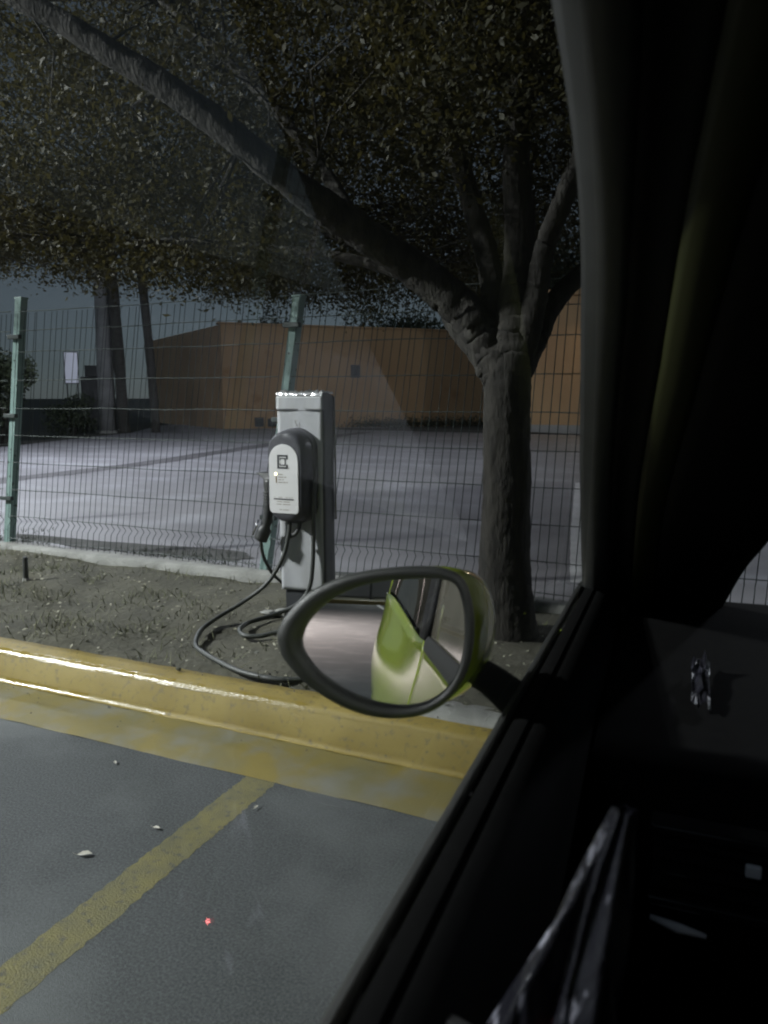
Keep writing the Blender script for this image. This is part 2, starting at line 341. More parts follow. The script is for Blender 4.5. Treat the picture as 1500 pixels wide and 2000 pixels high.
fallen_leaf(-1.464,1.644,.006,.024,.1,'small pale leaf lying beside the yellow bay line',M['leaf_dry'])
for x, y, s, lab in ((-2.33,2.56,.02,'small pale stone on soil near the yellow kerb'),(-1.86,2.78,.02,'pale stone lying inside the big loop of cable'),(-2.0,2.42,.02,'dark crumb of soil on top of the yellow kerb')):
    o = MB().loft([[(s*r*math.cos(a)*random.uniform(.8,1.2), s*r*.7*math.sin(a)*random.uniform(.8,1.2), zz*s) for a in np.linspace(0,6.283,8)[:-1]] for r, zz in ((.5,0),(.6,.3),(.3,.6))]).build('stone', M['stone'] if 'dark' not in lab else M['soil'])
    o.location = (x, y, (.149 if y < 2.46 else soil_z(x,y))-.002); tag(o, lab, 'stone')
# stake in the grass
st = empty('ground_stake', (-3.87,3.31,.13), label='short dark stake with pale foot standing in the grass', cat='stake')
MB().tube([(0,0,.02),(.004,0,.15),(.006,0,.16)], [.016,.016,.012], 10).build('stake_body', M['rubber'], st, angle=40)
MB().tube([(0,0,-.02),(0,0,.015),(0,0,.03)], [.022,.022,.017], 8).build('foot', M['concrete'], st)

# ------------------------------------------------------------------ fence
fence = empty('wire_fence', (-2.6,4.0,.17), label='green welded wire mesh fence with leaning square posts', cat='fence')
def shear(x): return .165 if x < -2.2 else max(.045, .165-(x+2.2)*.085)
def put(o, x, y, z): o.location = (x+2.6, y-4.0, z-.17)
FH = 1.66
def wire_pts():
    return [(0,0,0),(0,0,.13),(0,.028,.165),(0,-.004,.2),(0,0,.23),(0,0,.9),(0,0,FH)]
vm = MB().tube(wire_pts(), .0025, 4).mesh('vertical_wire'); vm.materials.append(M['wire'])
posts = [-9.4,-7.15,-4.88,-2.63,-.36,1.92]
for i in range(len(posts)-1):
    xa, xb = posts[i]+.04, posts[i+1]-.04
    panel = empty('mesh_panel'); panel.parent = fence
    if xb > -8:
        nw = int((xb-xa)/.0505)
        for j in range(nw+1):
            x = xa+(xb-xa)*j/nw
            o = bpy.data.objects.new('vertical_wire', vm); C.objects.link(o); o.parent = panel
            put(o, x, 4.0+random.uniform(-.002,.002), .185); o.rotation_euler = (0, math.atan(shear(x))+random.gauss(0,.0018), random.gauss(0,.05))
    for z in (.03,.2,.4,.595,.79,.985,1.18,1.375,1.52,1.65):
        pts = []
        for j in range(9):
            x = xa+(xb-xa)*j/8
            pts.append((x+shear(x)*z+2.6, .008+random.uniform(-.003,.003)-.002, z+.015+random.uniform(-.004,.004)))
        MB().tube(pts, .0028, 4).build('horizontal_wire', M['wire_lamplit'], panel)
for x in posts:
    p = MB(); h = 1.76 if x != -2.63 else 1.66
    s = .03
    rings = [[(shear(x)*z+dx*s, dy*s, z) for dx, dy in ((-1,-1),(1,-1),(1,1),(-1,1))] for z in (0,.5,1,1.4,h)]
    o = p.loft(rings).build('post', M['post'], fence, bevel=.004); put(o, x, 4.05, .165)
    c = MB().box((shear(x)*h-.034,-.034,h),(shear(x)*h+.034,.034,h+.012)).build('post_cap', M['post'], o, bevel=.003)
    for z in (.35,.95,1.5):
        MB().box((shear(x)*z-.055,-.06,z-.014),(shear(x)*z+.055,-.028,z+.014)).build('clamp', M['clamp'], o, bevel=.003)

# ------------------------------------------------------------------ charging pedestal
PX0, PX1, PY0, PY1 = -2.125, -1.866, 3.42, 3.535
ped = empty('charger_pedestal', (-1.995,3.47,.13), label='dented pale sheet metal pedestal carrying the car charger', cat='pedestal')
def pl(v): return (v[0]+1.995, v[1]-3.47, v[2]-.13)
def pbox(name, a, b, m, parent=ped, bevel=.002):
    o = MB().box(pl(a), pl(b)).build(name, m, parent, bevel=bevel)
    return o
pbox('foot', (PX0+.02,PY0+.012,.10), (PX1-.006,PY1-.01,.262), M['dark_metal'])
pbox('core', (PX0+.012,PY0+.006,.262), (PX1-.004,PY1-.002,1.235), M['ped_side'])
def front(a, b):
    x = PX0+(PX1-PX0)*a; z = .245+.99*b+ (a*.012 if b < .02 else 0)
    buck = .0022*math.sin(9*a+6*b)+.0018*math.sin(23*b+4*a)
    return pl((x+ (.006 if b < .3 else 0)*(1-a)*(1-b/.3 if b < .3 else 0), PY0-.002+buck-.001, z))
MB().grid(front, 14, 40).build('front_sheet', M['sheet'], ped, smooth=True, solid=.002)
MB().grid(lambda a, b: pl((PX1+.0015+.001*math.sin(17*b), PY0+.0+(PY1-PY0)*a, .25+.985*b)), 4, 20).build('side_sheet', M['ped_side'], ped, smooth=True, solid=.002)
def capf(a, b):  # crumpled cap folded over the top
    x = PX0-.004+(PX1-PX0+.01)*a
    q1 = Vector((a*9, b*5, 3.1)); cr = .016*(abs(mnoise.noise(q1))-.25)+.012*(abs(mnoise.noise(q1*2.3+Vector((5,2,1))))-.2)
    if b < .4: y, z = PY0-.006, 1.185+.075*(b/.4)
    elif b < .6: q = (b-.4)/.2*math.pi/2; y, z = PY0-.006+.022*(1-math.cos(q)), 1.26+.016*math.sin(q)
    else: y, z = PY0+.016+(PY1-PY0-.02)*(b-.6)/.4, 1.276-.012*(b-.6)
    amp = min(1, max(0, (b-.33)/.1))
    return pl((x, y+cr*amp*.9, z+cr*amp*1.3))
MB().grid(lambda a, b: capf(a, .36*b), 14, 8).build('cap_skirt', M['sheet'], ped, smooth=True, solid=.002)
MB().grid(lambda a, b: capf(a, .36+.64*b), 46, 24).build('crumpled_cap', M['foil'], ped, angle=25, solid=.0015)
pbox('cap_lower_lip', (PX0-.002,PY0-.0082,1.180), (PX1+.001,PY0-.004,1.1835), M['dark_metal'], bevel=0)
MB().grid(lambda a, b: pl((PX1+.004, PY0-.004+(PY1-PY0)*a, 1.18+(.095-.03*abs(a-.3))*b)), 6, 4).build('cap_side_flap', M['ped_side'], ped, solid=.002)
MB().tube([pl((PX1+.012,PY1-.004,.62)), pl((PX1+.012,PY1-.004,.95)), pl((PX1+.008,PY1-.004,1.25))], .005, 8).build('conduit', M['pole_grey'], ped, smooth=True)
for pts in ([(0,0),(-.012,.002),(-.014,-.01),(-.004,-.016),(-.006,-.028)], [(.012,-.006),(.014,-.022),(.011,-.042)]):
    MB().tube([pl((-2.008+x, PY0-.0055, 1.13+z)) for x, z in pts], .0013, 4).build('scrawl', M['ink_soft'], ped)
# ------------------------------------------------------------------ charger
ch = empty('car_charger', (-2.005,3.42,.62), label='dark grey wall charger with white face plate and looped cable', cat='charger')
def cl(v): return (v[0]+2.005, v[1]-3.42, v[2]-.62)
def stadium(cx, z0, z1, w, rt, rb, y, n=10):
    pts = []
    for (ox, oz, r, a0) in ((w/2, z0, rb, -90), (w/2, z1, rt, 0), (-w/2, z1, rt, 90), (-w/2, z0, rb, 180)):
        sx = 1 if ox > 0 else -1; cxx = cx+ox-sx*r; cz = oz+(r if oz == z0 else -r)
        for k in range(n+1):
            q = R(a0+90*k/n); pts.append(cl((cxx+r*math.cos(q), y, cz+r*math.sin(q))))
    return pts
CX = -2.005
MB().loft([stadium(CX,.612,1.095,.226,.11,.10,3.414), stadium(CX,.612,1.095,.226,.11,.10,3.372), stadium(CX-.002,.618,1.09,.218,.107,.098,3.368),
           stadium(CX-.004,.622,1.088,.214,.105,.098,3.335), stadium(CX-.008,.63,1.08,.204,.10,.094,3.305), stadium(CX-.01,.645,1.066,.186,.092,.085,3.293), stadium(CX-.011,.665,1.045,.165,.08,.07,3.291)]).build('housing', M['plastic'], ch, angle=35)
FC = CX-.012
plate = MB().loft([stadium(FC,.672,1.018,.168,.083,.022,3.292), stadium(FC,.672,1.018,.168,.083,.022,3.2885), stadium(FC,.674,1.016,.164,.081,.02,3.287)]).build('face_plate', M['face'], ch, angle=35)
def bit(name, x0, z0, x1, z1, m=M['ink'], y=3.2868, t=.0012, parent=plate):
    return MB().box(cl((FC+x0, y-t, z0)), cl((FC+x1, y, z1))).build(name, m, parent)
# emblem: a square bracket open on one side round a smaller one open on the other
ex0, ex1, ez0, ez1, t = -.034, .026, .897, .966, .009
lg = MB()
for a in ((ex0,ez0,ex0+t,ez1),(ex0+t,ez1-t,ex1,ez1),(ex0+t,ez0,ex1,ez0+t),(ex1-t,ez1-t-.012,ex1,ez1-t),(ex1-t,ez0+t,ex1,ez0+t+.012)):
    lg.box(cl((FC+a[0],3.2855,a[1])), cl((FC+a[2],3.2868,a[3])))
lg.build('emblem_bracket', M['ink'], plate)
ix0, ix1, iz0, iz1, t = -.020, .014, .912, .951, .0055
lg = MB()
for a in ((ix1-t,iz0,ix1,iz1),(ix0,iz1-t,ix1-t,iz1),(ix0,iz0,ix1-t,iz0+t),(ix0,iz1-t-.007,ix0+t*.8,iz1-t),(ix0,iz0+t,ix0+t*.8,iz0+t+.007)):
    lg.box(cl((FC+a[0],3.2855,a[1])), cl((FC+a[2],3.2868,a[3])))
lg.build('emblem_inner_bracket', M['ink'], plate)
bit('registered_mark', .030,.898,.034,.902, M['ink_soft'])
M['led'] = emit('indicator_lamp', (1,.86,.5), 6); M['led_off'] = mat('amber_lens', (.25,.17,.06), .4)
bit('indicator_lamp', -.050,.864,-.038,.876, M['led'], t=.002)
bit('indicator_strip', -.044,.826,-.039,.858, M['led_off'])
for z, wds in ((.866,(.026,)),(.853,(.03,.012)),(.84,(.018,.01)),(.827,(.022,.016,.008))):
    x = -.03
    for q in wds: bit('print_line', x, z, x+q, z+.004, M['ink_soft'], t=.0008); x += q+.004
bit('print_bar', -.058,.742,.056,.7475)
for z, segs, hh in ((.752,((-.055,.004),(-.03,.02),(.012,.01),(.03,.008),(.044,.008)),.003),(.730,((-.04,.03),(-.002,.035)),.0035),(.717,((-.042,.028),(-.006,.044)),.0035),(.690,((-.026,.016),(-.005,.032)),.003)):
    for x, q in segs: bit('print_line', x, z, x+q, z+hh, M['ink_soft'], t=.0008)
# holster and connector on the side
hol = MB()
hol.loft([[cl((-2.128+dx, 3.39+dy, z)) for dx, dy in ((-.095,-.04),(-.08,.035),(0.03,.035),(.02,-.045))] if z > .84 else [cl((-2.124+dx*.5, 3.38+dy, z)) for dx, dy in ((-.095,-.04),(-.08,.035),(0.03,.035),(.02,-.045))] for z in (.865,.835,.79)])
hol.build('holster', M['rubber'], ch, bevel=.004)
con = MB().tube(smooth_path([cl(p) for p in ((-2.142,3.365,.83),(-2.145,3.36,.75),(-2.148,3.355,.69),(-2.158,3.35,.62),(-2.178,3.345,.56),(-2.2,3.34,.51))], 4), [.034]*3+[.03]*6+[.026]*6+[.036]*5+[.016], 12).build('connector', M['rubber'], ch, smooth=True)
for z in (.765,.75,.735,.72,.705): MB().tube([cl((-2.146,3.358,z+.003)), cl((-2.146,3.358,z-.003))], .0335, 12).build('grip_ring', M['rubber'], con, smooth=True)
MB().tube([cl((-2.190,3.318,.625)), cl((-2.222,3.312,.545))], [.006,.005], 6).build('latch_lever', M['chrome'], con, smooth=True)
MB().tube([cl((-2.132,3.345,.79)), cl((-2.133,3.345,.765))], .004, 6).build('latch_pin', M['chrome'], con)
MB().tube(smooth_path([cl(p) for p in ((-1.965,3.35,.64),(-1.968,3.35,.6),(-1.985,3.345,.565),(-2.01,3.345,.55),(-2.025,3.35,.545))], 4), .011, 8).build('cable_hook', M['rubber'], ch, smooth=True)
sz = .147
cab = [(-2.02,3.345,.635),(-2.022,3.335,.56),(-2.045,3.31,.44),(-2.115,3.27,.31),(-2.22,3.2,.215),(-2.275,3.06,.165),(-2.245,2.89,sz+.006),(-2.15,2.725,sz),(-2.05,2.645,sz),(-1.83,2.535,sz),(-1.68,2.495,sz),(-1.55,2.505,sz),(-1.42,2.60,sz),(-1.40,2.80,sz),(-1.50,2.98,sz),(-1.70,3.05,sz+.012),(-1.86,3.0,sz+.016),(-1.95,2.94,sz),(-2.03,2.925,sz),(-2.10,3.0,sz),(-2.12,3.12,sz),(-2.06,3.26,sz+.01),(-1.98,3.33,sz+.05),(-1.925,3.365,.28),(-1.905,3.37,.4),(-1.899,3.372,.55),(-1.893,3.362,.66),(-1.889,3.362,.76),(-1.888,3.372,.86),(-1.895,3.39,.9)]
MB().tube(smooth_path([cl(p) for p in cab], 8), .0112, 8).build('charging_cable', M['cable'], ch, smooth=True)
cab2 = [(-2.2,3.35,.515),(-2.205,3.38,.42),(-2.19,3.46,.3),(-2.13,3.57,.2),(-2.0,3.62,sz),(-1.8,3.55,sz),(-1.65,3.35,sz),(-1.6,3.15,sz)]
MB().tube(smooth_path([cl(p) for p in cab2], 8), .009, 8).build('connector_cable', M['cable'], ch, smooth=True)
for x, y, s, lab in ((-2.03,3.33,.06,'pale broken concrete lump at the foot of the charger pedestal'),(-2.12,3.3,.04,'smaller concrete chip beside the coiled charging cable')):
    o = MB().loft([[(s*r*math.cos(a)*1.6*random.uniform(.85,1.15), s*r*.7*math.sin(a)*random.uniform(.8,1.2), zz*s) for a in np.linspace(0,6.283,10)[:-1]] for r, zz in ((.8,-.1),(.9,.15),(.6,.4),(.25,.5))]).build('concrete_lump', M['concrete'])
    o.location = (x, y, .14); tag(o, lab, 'rubble')

# ------------------------------------------------------------------ the tree by the fence
tree = empty('leafy_tree', (-.93,3.5,.12), label='dark leafy tree with forked trunk spreading over the fence and charger', cat='tree')
def tl(p): return Vector((p[0]+.93, p[1]-3.5, p[2]-.12))
def limb(name, pts, r0, r1, n=26, parent=tree, sub=14, m=None, jit=.025, power=1):
    path = smooth_path([tl(p) for p in pts], sub); k = len(path)
    rs = [(r0+(r1-r0)*(i/(k-1))**power)*(1+.07*mnoise.noise(Vector((i*.35, r0*90, 2)))) for i in range(k)]
    path = [p+Vector((random.gauss(0,1),random.gauss(0,1),random.gauss(0,1)))*r*.035 for p, r in zip(path, rs)]
    return MB().tube(path, rs, n, jit=jit*.3, bark=min(.006, r0*.08)).build(name, m or M['bark'], parent, smooth=True)
path = smooth_path([tl(p) for p in ((-.91,3.5,.0),(-.918,3.5,.16),(-.935,3.5,.35),(-.945,3.5,.7),(-.945,3.5,1.07),(-.95,3.5,1.3),(-.96,3.5,1.5))], 20)
rad = [float(np.interp(i/(len(path)-1), [0,.1,.2,.35,.5,.65,.83,.93,1], [.18,.145,.128,.118,.108,.103,.106,.09,.02])) for i in range(len(path))]
MB().tube(path, rad, 44, jit=.006, bark=.010).build('trunk', M['bark'], tree, smooth=True)
LIMBS = dict(
 a=([(-.96,3.5,1.35),(-1.04,3.5,1.49),(-1.16,3.45,1.654),(-1.372,3.35,1.833),(-1.555,3.2,1.976),(-1.796,3.0,2.168),(-2.138,2.8,2.459),(-2.589,2.6,2.755),(-3.3,2.3,3.2),(-3.9,2.0,3.6)], .1, .03),
 b=([(-.99,3.5,1.33),(-1.08,3.5,1.46),(-1.209,3.6,1.576),(-1.416,3.8,1.802),(-1.803,4.1,2.027),(-2.349,4.4,2.265),(-3.144,4.7,2.556),(-4.2,4.9,2.8)], .07, .018),
 c=([(-.97,3.5,1.4),(-1.02,3.55,1.6),(-1.076,3.6,1.85),(-1.288,3.8,2.354),(-1.557,4.0,2.812),(-1.848,4.2,3.341)], .07, .025),
 d=([(-.9,3.5,1.35),(-.85,3.48,1.55),(-.81,3.45,1.725),(-.77,3.4,1.885),(-.67,3.3,2.06),(-.533,3.2,2.302),(-.3,3.1,2.7)], .055, .03),
 e=([(-.9,3.52,1.36),(-.84,3.6,1.53),(-.806,3.7,1.663),(-.718,3.9,1.823),(-.524,4.2,2.002),(.1,4.6,2.4)], .06, .03),
 f=([(-.945,3.5,1.22),(-.93,3.5,1.45),(-.925,3.52,1.65),(-.919,3.55,1.877),(-.928,3.5,2.301),(-.869,3.4,2.669),(-.856,3.4,2.978),(-.8,3.4,3.5)], .10, .026),
 h=([(-1.555,3.2,1.976),(-1.8,3.3,2.3),(-2.3,3.5,2.8),(-3.0,3.7,3.4)], .035, .015),
 i=([(-1.416,3.8,1.802),(-1.9,3.9,1.98),(-2.5,4.0,2.1),(-3.2,4.0,2.2),(-3.9,4.1,2.25)], .032, .012),
)
for kk, (pts, r0, r1) in LIMBS.items(): limb('limb', pts, r0, r1)
# crown
def zlow(x, y):
    zs = np.interp(x, [-6,-5,-4.3,-4.0,-3.2,-2.6,-2.2,-1.7,-1.2,-.9,-.3,1.5], [2.25,2.24,2.05,1.98,1.92,1.84,1.86,1.95,2.1,2.15,2.15,2.2])
    return 1.25+(zs-1.25)*(1-.06*(4.5-y))
ncl = 3000
cx = rng.uniform(-6.6, 1.6, ncl); cyy = rng.uniform(2.9, 6.4, ncl)
cz = zlow(cx, cyy)+.10+rng.random(ncl)**1.25*2.5
keep = ((cx+.93)**2/5.8**2+(cyy-4)**2/3.0**2+(np.maximum(cz-2.3,0))**2/2.4**2 < 1.0)
keep &= ~((cz < 2.3) & (cx > -1.9) & (cx < -.3) & (cyy < 4.3))
keep &= ~((cyy < 3.1) & (cz < 2.25))
cx, cyy, cz = cx[keep], cyy[keep], cz[keep]
CL = np.concatenate([np.c_[cx, cyy, cz], np.c_[rng.normal(-.8,.25,70), rng.uniform(2.95,3.4,70), rng.uniform(2.2,3.3,70)], np.c_[rng.uniform(-1.5,-.4,60), rng.uniform(2.9,3.6,60), rng.uniform(2.35,3.4,60)]])
# twigs
tw = MB()
lp = [tl(p) for v in LIMBS.values() for p in smooth_path(v[0], 4)]
lp_np = np.array([tuple(p) for p in lp])
for c in CL[::3]:
    q = np.array(tl(c)); j = np.argmin(((lp_np-q)**2).sum(1)); a = lp[j]; bq = Vector(q); mid = (a+bq)/2+Vector(rng.normal(0,.08,3))
    tw.tube([a, mid, bq], [.008,.005,.0025], 4, cap=False)
tag(tw.build('twigs', M['bark'], tree), kind='stuff')
per = 115
back = CL[CL[:,1] > 4.0]
Pn = np.concatenate([np.repeat(CL, per, 0), np.repeat(back, 110, 0)]); Pn = Pn+rng.normal(0, 1, Pn.shape)*np.array([.12,.12,.10])
Pn = Pn[Pn[:,2] > zlow(Pn[:,0], Pn[:,1])-.12+.07*np.sin(Pn[:,0]*7+Pn[:,1]*3)+.05*np.sin(Pn[:,0]*17-Pn[:,1]*5)]
Pn -= np.array([-.93, 3.5, .12])
crown = quads_object('crown', leaf_quads(Pn, rng.gamma(9, .0032, len(Pn)), .46, droop=.4), 4, M['leaf'], tree)
tag(crown, kind='stuff')

# ------------------------------------------------------------------ beyond the yard
wall = empty('orange_wall', (-14,28,.0), label='long orange rendered wall standing at the far edge of the yard', cat='wall')
def wseg(name, p, q, z0, z1, th, m, parent, ox=-14, oy=28, bevel=.02):
    d = Vector((q[0]-p[0], q[1]-p[1], 0)).normalized(); n = Vector((-d.y, d.x, 0))*th
    a = [Vector((p[0]-ox, p[1]-oy, 0)), Vector((q[0]-ox, q[1]-oy, 0))]
    b = [a[0]+n, a[1]+n]
    vs = [(*v.xy, z) for z in (z0, z1) for v in (a[0], a[1], b[1], b[0])]
    return MB().add(vs, [(0,3,2,1),(4,5,6,7),(0,1,5,4),(1,2,6,5),(2,3,7,6),(3,0,4,7)]).build(name, m, parent, bevel=bevel)
wseg('main_wall', (-17.5,24.3), (-5.6,36.2), 0, 3.92, .3, M['orange'], wall)
wseg('return_wall', (-25.5,29.9), (-17.53,24.33), 0, 3.9, .3, M['orange'], wall)
wseg('main_coping', (-17.55,24.2), (-5.6,36.1), 3.923, 3.99, .5, M['orange'], wall)
for u0, wz in ((.07,.35),(.10,.3)):
    p = Vector((-17.5,24.3)).lerp(Vector((-5.6,36.2)), u0); q = Vector((-17.5,24.3)).lerp(Vector((-5.6,36.2)), u0+.02)
    d = Vector((.707,-.707))*.02
    wseg('meter_box', (p.x+d.x,p.y+d.y), (q.x+d.x,q.y+d.y), .12, .12+wz, -.12, M['dark_metal'], wall)
p = Vector((-17.5,24.3)).lerp(Vector((-5.6,36.2)), .30); wseg('wall_vent', (p.x+.02,p.y-.02), (p.x+.3,p.y+.26), 2.0, 2.5, -.06, M['dark_metal'], wall)
near = empty('orange_gate_pier', (-4.6,25,.0), label='bright orange rendered building end beyond the tree trunk', cat='building')
wseg('wall', (-6.6,25.3), (2,25.3), 0, 4.4, 3, M['orange'], near, -4.6, 25)
wseg('roof_band', (-6.7,25.15), (2.1,25.15), 4.403, 4.6, 3.3, M['orange'], near, -4.6, 25)
wseg('plinth', (-6.65,25.2), (2,25.2), 0, .35, .09, M['far_grey'], near, -4.6, 25)
wl = empty('added_wall_light', (-3.4,25.05,3.9), label='unseen warm wall light added to brighten the orange building end', cat='wall light')  # out of view, added to brighten the orange wall here
MB().box((-.1,.0,-.1),(.1,.1,.1)).build('bracket', M['dark_metal'], wl, bevel=.01); MB().loft([[(dx*s_, -.28+dy*s_*.7, z) for dx, dy in ((-.16,-.2),(.16,-.2),(.16,.25),(-.16,.25))] for s_, z in ((1,0),(.9,.08),(.5,.12))]).build('hood', M['dark_metal'], wl, bevel=.01)
ld = bpy.data.lights.new('bulb', 'AREA'); ld.energy = 80; ld.color = (1,.8,.55); ld.size = .25; lo = bpy.data.objects.new('bulb', ld); C.objects.link(lo); lo.parent = wl; lo.location = (0,-.3,-.02); lo.rotation_euler = (R(-30),0,0)
def leafy(name, loc, rx, ry, rz, n, size, label, cat, m, trunk=True, group=None, lobes=9, parent=None):
    root = empty(name, loc, label=label, cat=cat, group=group)
    pts = []
    for k in range(lobes):
        c = rng.normal(0, .42, 3); r = rng.uniform(.35, .6); v = rng.normal(0, 1, (n//lobes, 3)); v /= np.linalg.norm(v, axis=1)[:,None]
        pts.append(c+v*r*rng.random((n//lobes,1))**.4)
    P = np.concatenate(pts)*np.array([rx, ry, rz]); P[:,2] += rz*(1.0 if not trunk else 1.9)
    P = P[P[:,2] > .02]
    o = tag(quads_object('crown', leaf_quads(P, rng.uniform(.6,1.3,len(P))*size, .55), 4, m, root), kind='stuff')
    hgt = rz*1.6 if trunk else rz*.9
    MB().tube(smooth_path([(0,0,-.05),(.05,.02,hgt*.4),(-.03,.04,hgt*.8),(0,0,hgt)],4), [.11*rx/1.2]*5+[.07*rx/1.2]*7+[.05], 8).build('trunk', M['bark'], root, smooth=True)
    for q in range(4):
        a = 1.57*q+.4; MB().tube([(0,0,hgt*.6),(rx*.3*math.cos(a),ry*.3*math.sin(a),hgt),(rx*.5*math.cos(a),ry*.5*math.sin(a),hgt*1.25)], [.05,.035,.015], 6).build('limb', M['bark'], root)
    return root
leafy('round_bush', (-17.5,14.6,.03), 1.35, 1.3, 1.3, 7000, .11, 'big rounded green bush at the edge of the yard', 'bush', M['leaf_far'], trunk=False)
leafy('round_bush', (-17.4,12.2,.03), 1.2, 1.2, .8, 4500, .1, 'lower green bush beside the leaning fence post', 'bush', M['leaf_far'], trunk=False)
leafy('round_bush', (-19.2,18.6,.03), .9, .9, .5, 2500, .1, 'low dark shrub in front of the dark cabinet', 'bush', M['leaf_far'], trunk=False)
leafy('garden_tree', (-19.5,33,.0), 1.3, 1.3, 1.75, 3500, .16, 'small dark tree rising above the corner of the orange wall', 'tree', M['leaf_far'])
leafy('garden_tree', (-15.5,39,.0), 3.6, 3, 2.1, 8000, .2, 'wide dark tree rising behind the orange wall', 'tree', M['leaf_far'])
leafy('garden_tree', (-11.5,45,.0), 5.5, 4, 4.2, 26000, .26, 'tall dark tree rising high behind the orange wall', 'tree', M['leaf_far'], lobes=14)
leafy('garden_tree', (-4.5,41,.0), 4.5, 3.5, 3.6, 18000, .24, 'dark tree behind the orange wall next to the grey building', 'tree', M['leaf_far'])
fb = empty('grey_building', (-14.5,52,0), label='pale grey flat building showing above the orange wall', cat='building')
wseg('wall', (-18,52), (-8,50), 0, 5.6, 5, M['far_grey'], fb, -14.5, 52)
wseg('parapet', (-18.1,51.9), (-7.9,49.9), 5.603, 5.8, 5.2, M['far_grey'], fb, -14.5, 52)
for k in range(3):
    x = -16.8+3*k; y = 52-.2*(x+18)
    f = wseg('window', (x,y-.02), (x+1.2,y-.26), 3.4, 4.8, -.05, M['dark_metal'], fb, -14.5, 52)
# low hedge at the wall foot
hd = empty('low_hedge', (-11,28.5,.05), label='low dark hedge planted along the foot of the orange wall', cat='hedge')
n = 6000; a = rng.random(n); P = np.c_[-13.4+7.5*a+11, 27.0+7.4*a-28.5, np.zeros(n)]+rng.normal(0,1,(n,3))*np.array([.25,.25,.16]); P[:,2] = np.abs(P[:,2])+.1*rng.random(n)
tag(quads_object('foliage', leaf_quads(P, rng.uniform(.06,.12,n), .5), 4, M['hedge_leaf'], hd), kind='stuff')
tag(MB().add([(-14.2,25.6,.058),(-3.4,25.0,.058),(-4.0,35.5,.058),(-5.6,35.9,.058)], [(0,1,2,3)]).build('planting_strip', M['ground']), kind='structure')
wobble_strip('planting_kerb', [(-14.2,25.5),(-9,25.3),(-3.4,24.9)], .16, .12, M['concrete'], .01)
# palms, pole, cabinet, notice board
def palm(x, y, h, lean, label, r):
    t = empty('palm_tree', (x,y,0), label=label, cat='palm tree', group='palm trees by the yard edge')
    MB().tube(smooth_path([(0,0,-.05),(lean*.2,0,h*.3),(lean*.6,0,h*.65),(lean,0,h)], 8), [r*1.25]+[r*random.uniform(.93,1.07) for _ in range(23)]+[r*.9], 10).build('trunk', M['palm_trunk'], t, smooth=True)
    for k in range(13):
        a = 6.283*k/13+random.uniform(-.2,.2); up = random.uniform(.1,.9); pts = []
        for s in range(7):
            q = s/6; pts.append(Vector((lean+math.cos(a)*1.9*q, math.sin(a)*1.9*q, h+up*1.3*q-1.7*q*q)))
        m = MB().tube(pts, [.02,.018,.015,.012,.01,.008,.004], 4)
        for s in range(1, 26):
            q = s/26*6; i = min(5, int(q)); p = pts[i].lerp(pts[i+1], q-i); d = (pts[i+1]-pts[i]).normalized(); sd = d.cross(Vector((0,0,1))).normalized()
            for sg in (-1, 1):
                e = p+sd*sg*.38*(1-.6*abs(s/26-.4))+d*.16-Vector((0,0,.14)); m.add([p-d*.018, p+d*.018, e], [(0,1,2)])
        m.build('frond', M['leaf_far'], t)
palm(-18.75,20.4,8.5,-.4,'taller straight palm with dark trunk behind the fence',.19)
palm(-17.9,21.0,7.6,-.5,'slimmer leaning palm with dark trunk behind the fence',.15)
pole = empty('concrete_pole', (-19.35,20.3,0), label='pale concrete utility pole next to the dark cabinet', cat='pole')
MB().tube([(0,0,-.1),(0,0,2.4),(-.02,0,7.8)], [.3,.27,.17], 12).build('shaft', M['pole_grey'], pole, smooth=True)
MB().tube([(0,0,-.05),(0,0,.12)], .42, 12).build('collar', M['concrete'], pole, angle=40)
MB().tube([(-.02,-.7,7.3),(-.02,.7,7.3)], .05, 6).build('cross_arm', M['dark_metal'], pole)
cab_ = empty('utility_cabinet', (-20.9,21.5,.0), R(45), label='tall dark metal utility cabinet standing past the bush', cat='cabinet')
box('body', (-.55,-.35,.08), (.55,.35,1.95), M['dark_metal'], cab_, .02); box('top_box', (-.4,-.3,1.955), (.5,.3,2.35), M['dark_metal'], cab_, .02)
for x in (-.5,.03): box('door', (x,-.375,.2), (x+.47,-.353,1.85), M['dark_metal'], cab_, .01)
MB().tube([(.5,0,2.36),(.5,0,2.9),(.56,0,3.05)], [.03,.03,.05], 6).build('vent_pipe', M['dark_metal'], cab_)
nb = empty('notice_board', (-22.2,21.6,0), R(46), label='small white notice panel on posts beside the dark cabinet', cat='sign')
box('panel', (-.22,-.03,1.75), (.22,.02,2.85), emit('panel_added_glow', (.72,.76,.95), .32), nb, .01); box('panel_edge', (-.25,.023,1.72), (.25,.05,2.88), M['dark_metal'], nb, .005)  # slight glow added to make the panel face brighter
for x in (-.2,.17): box('post', (x,.055,-.05), (x+.05,.1,2.85), M['pole_grey'], nb, .005)

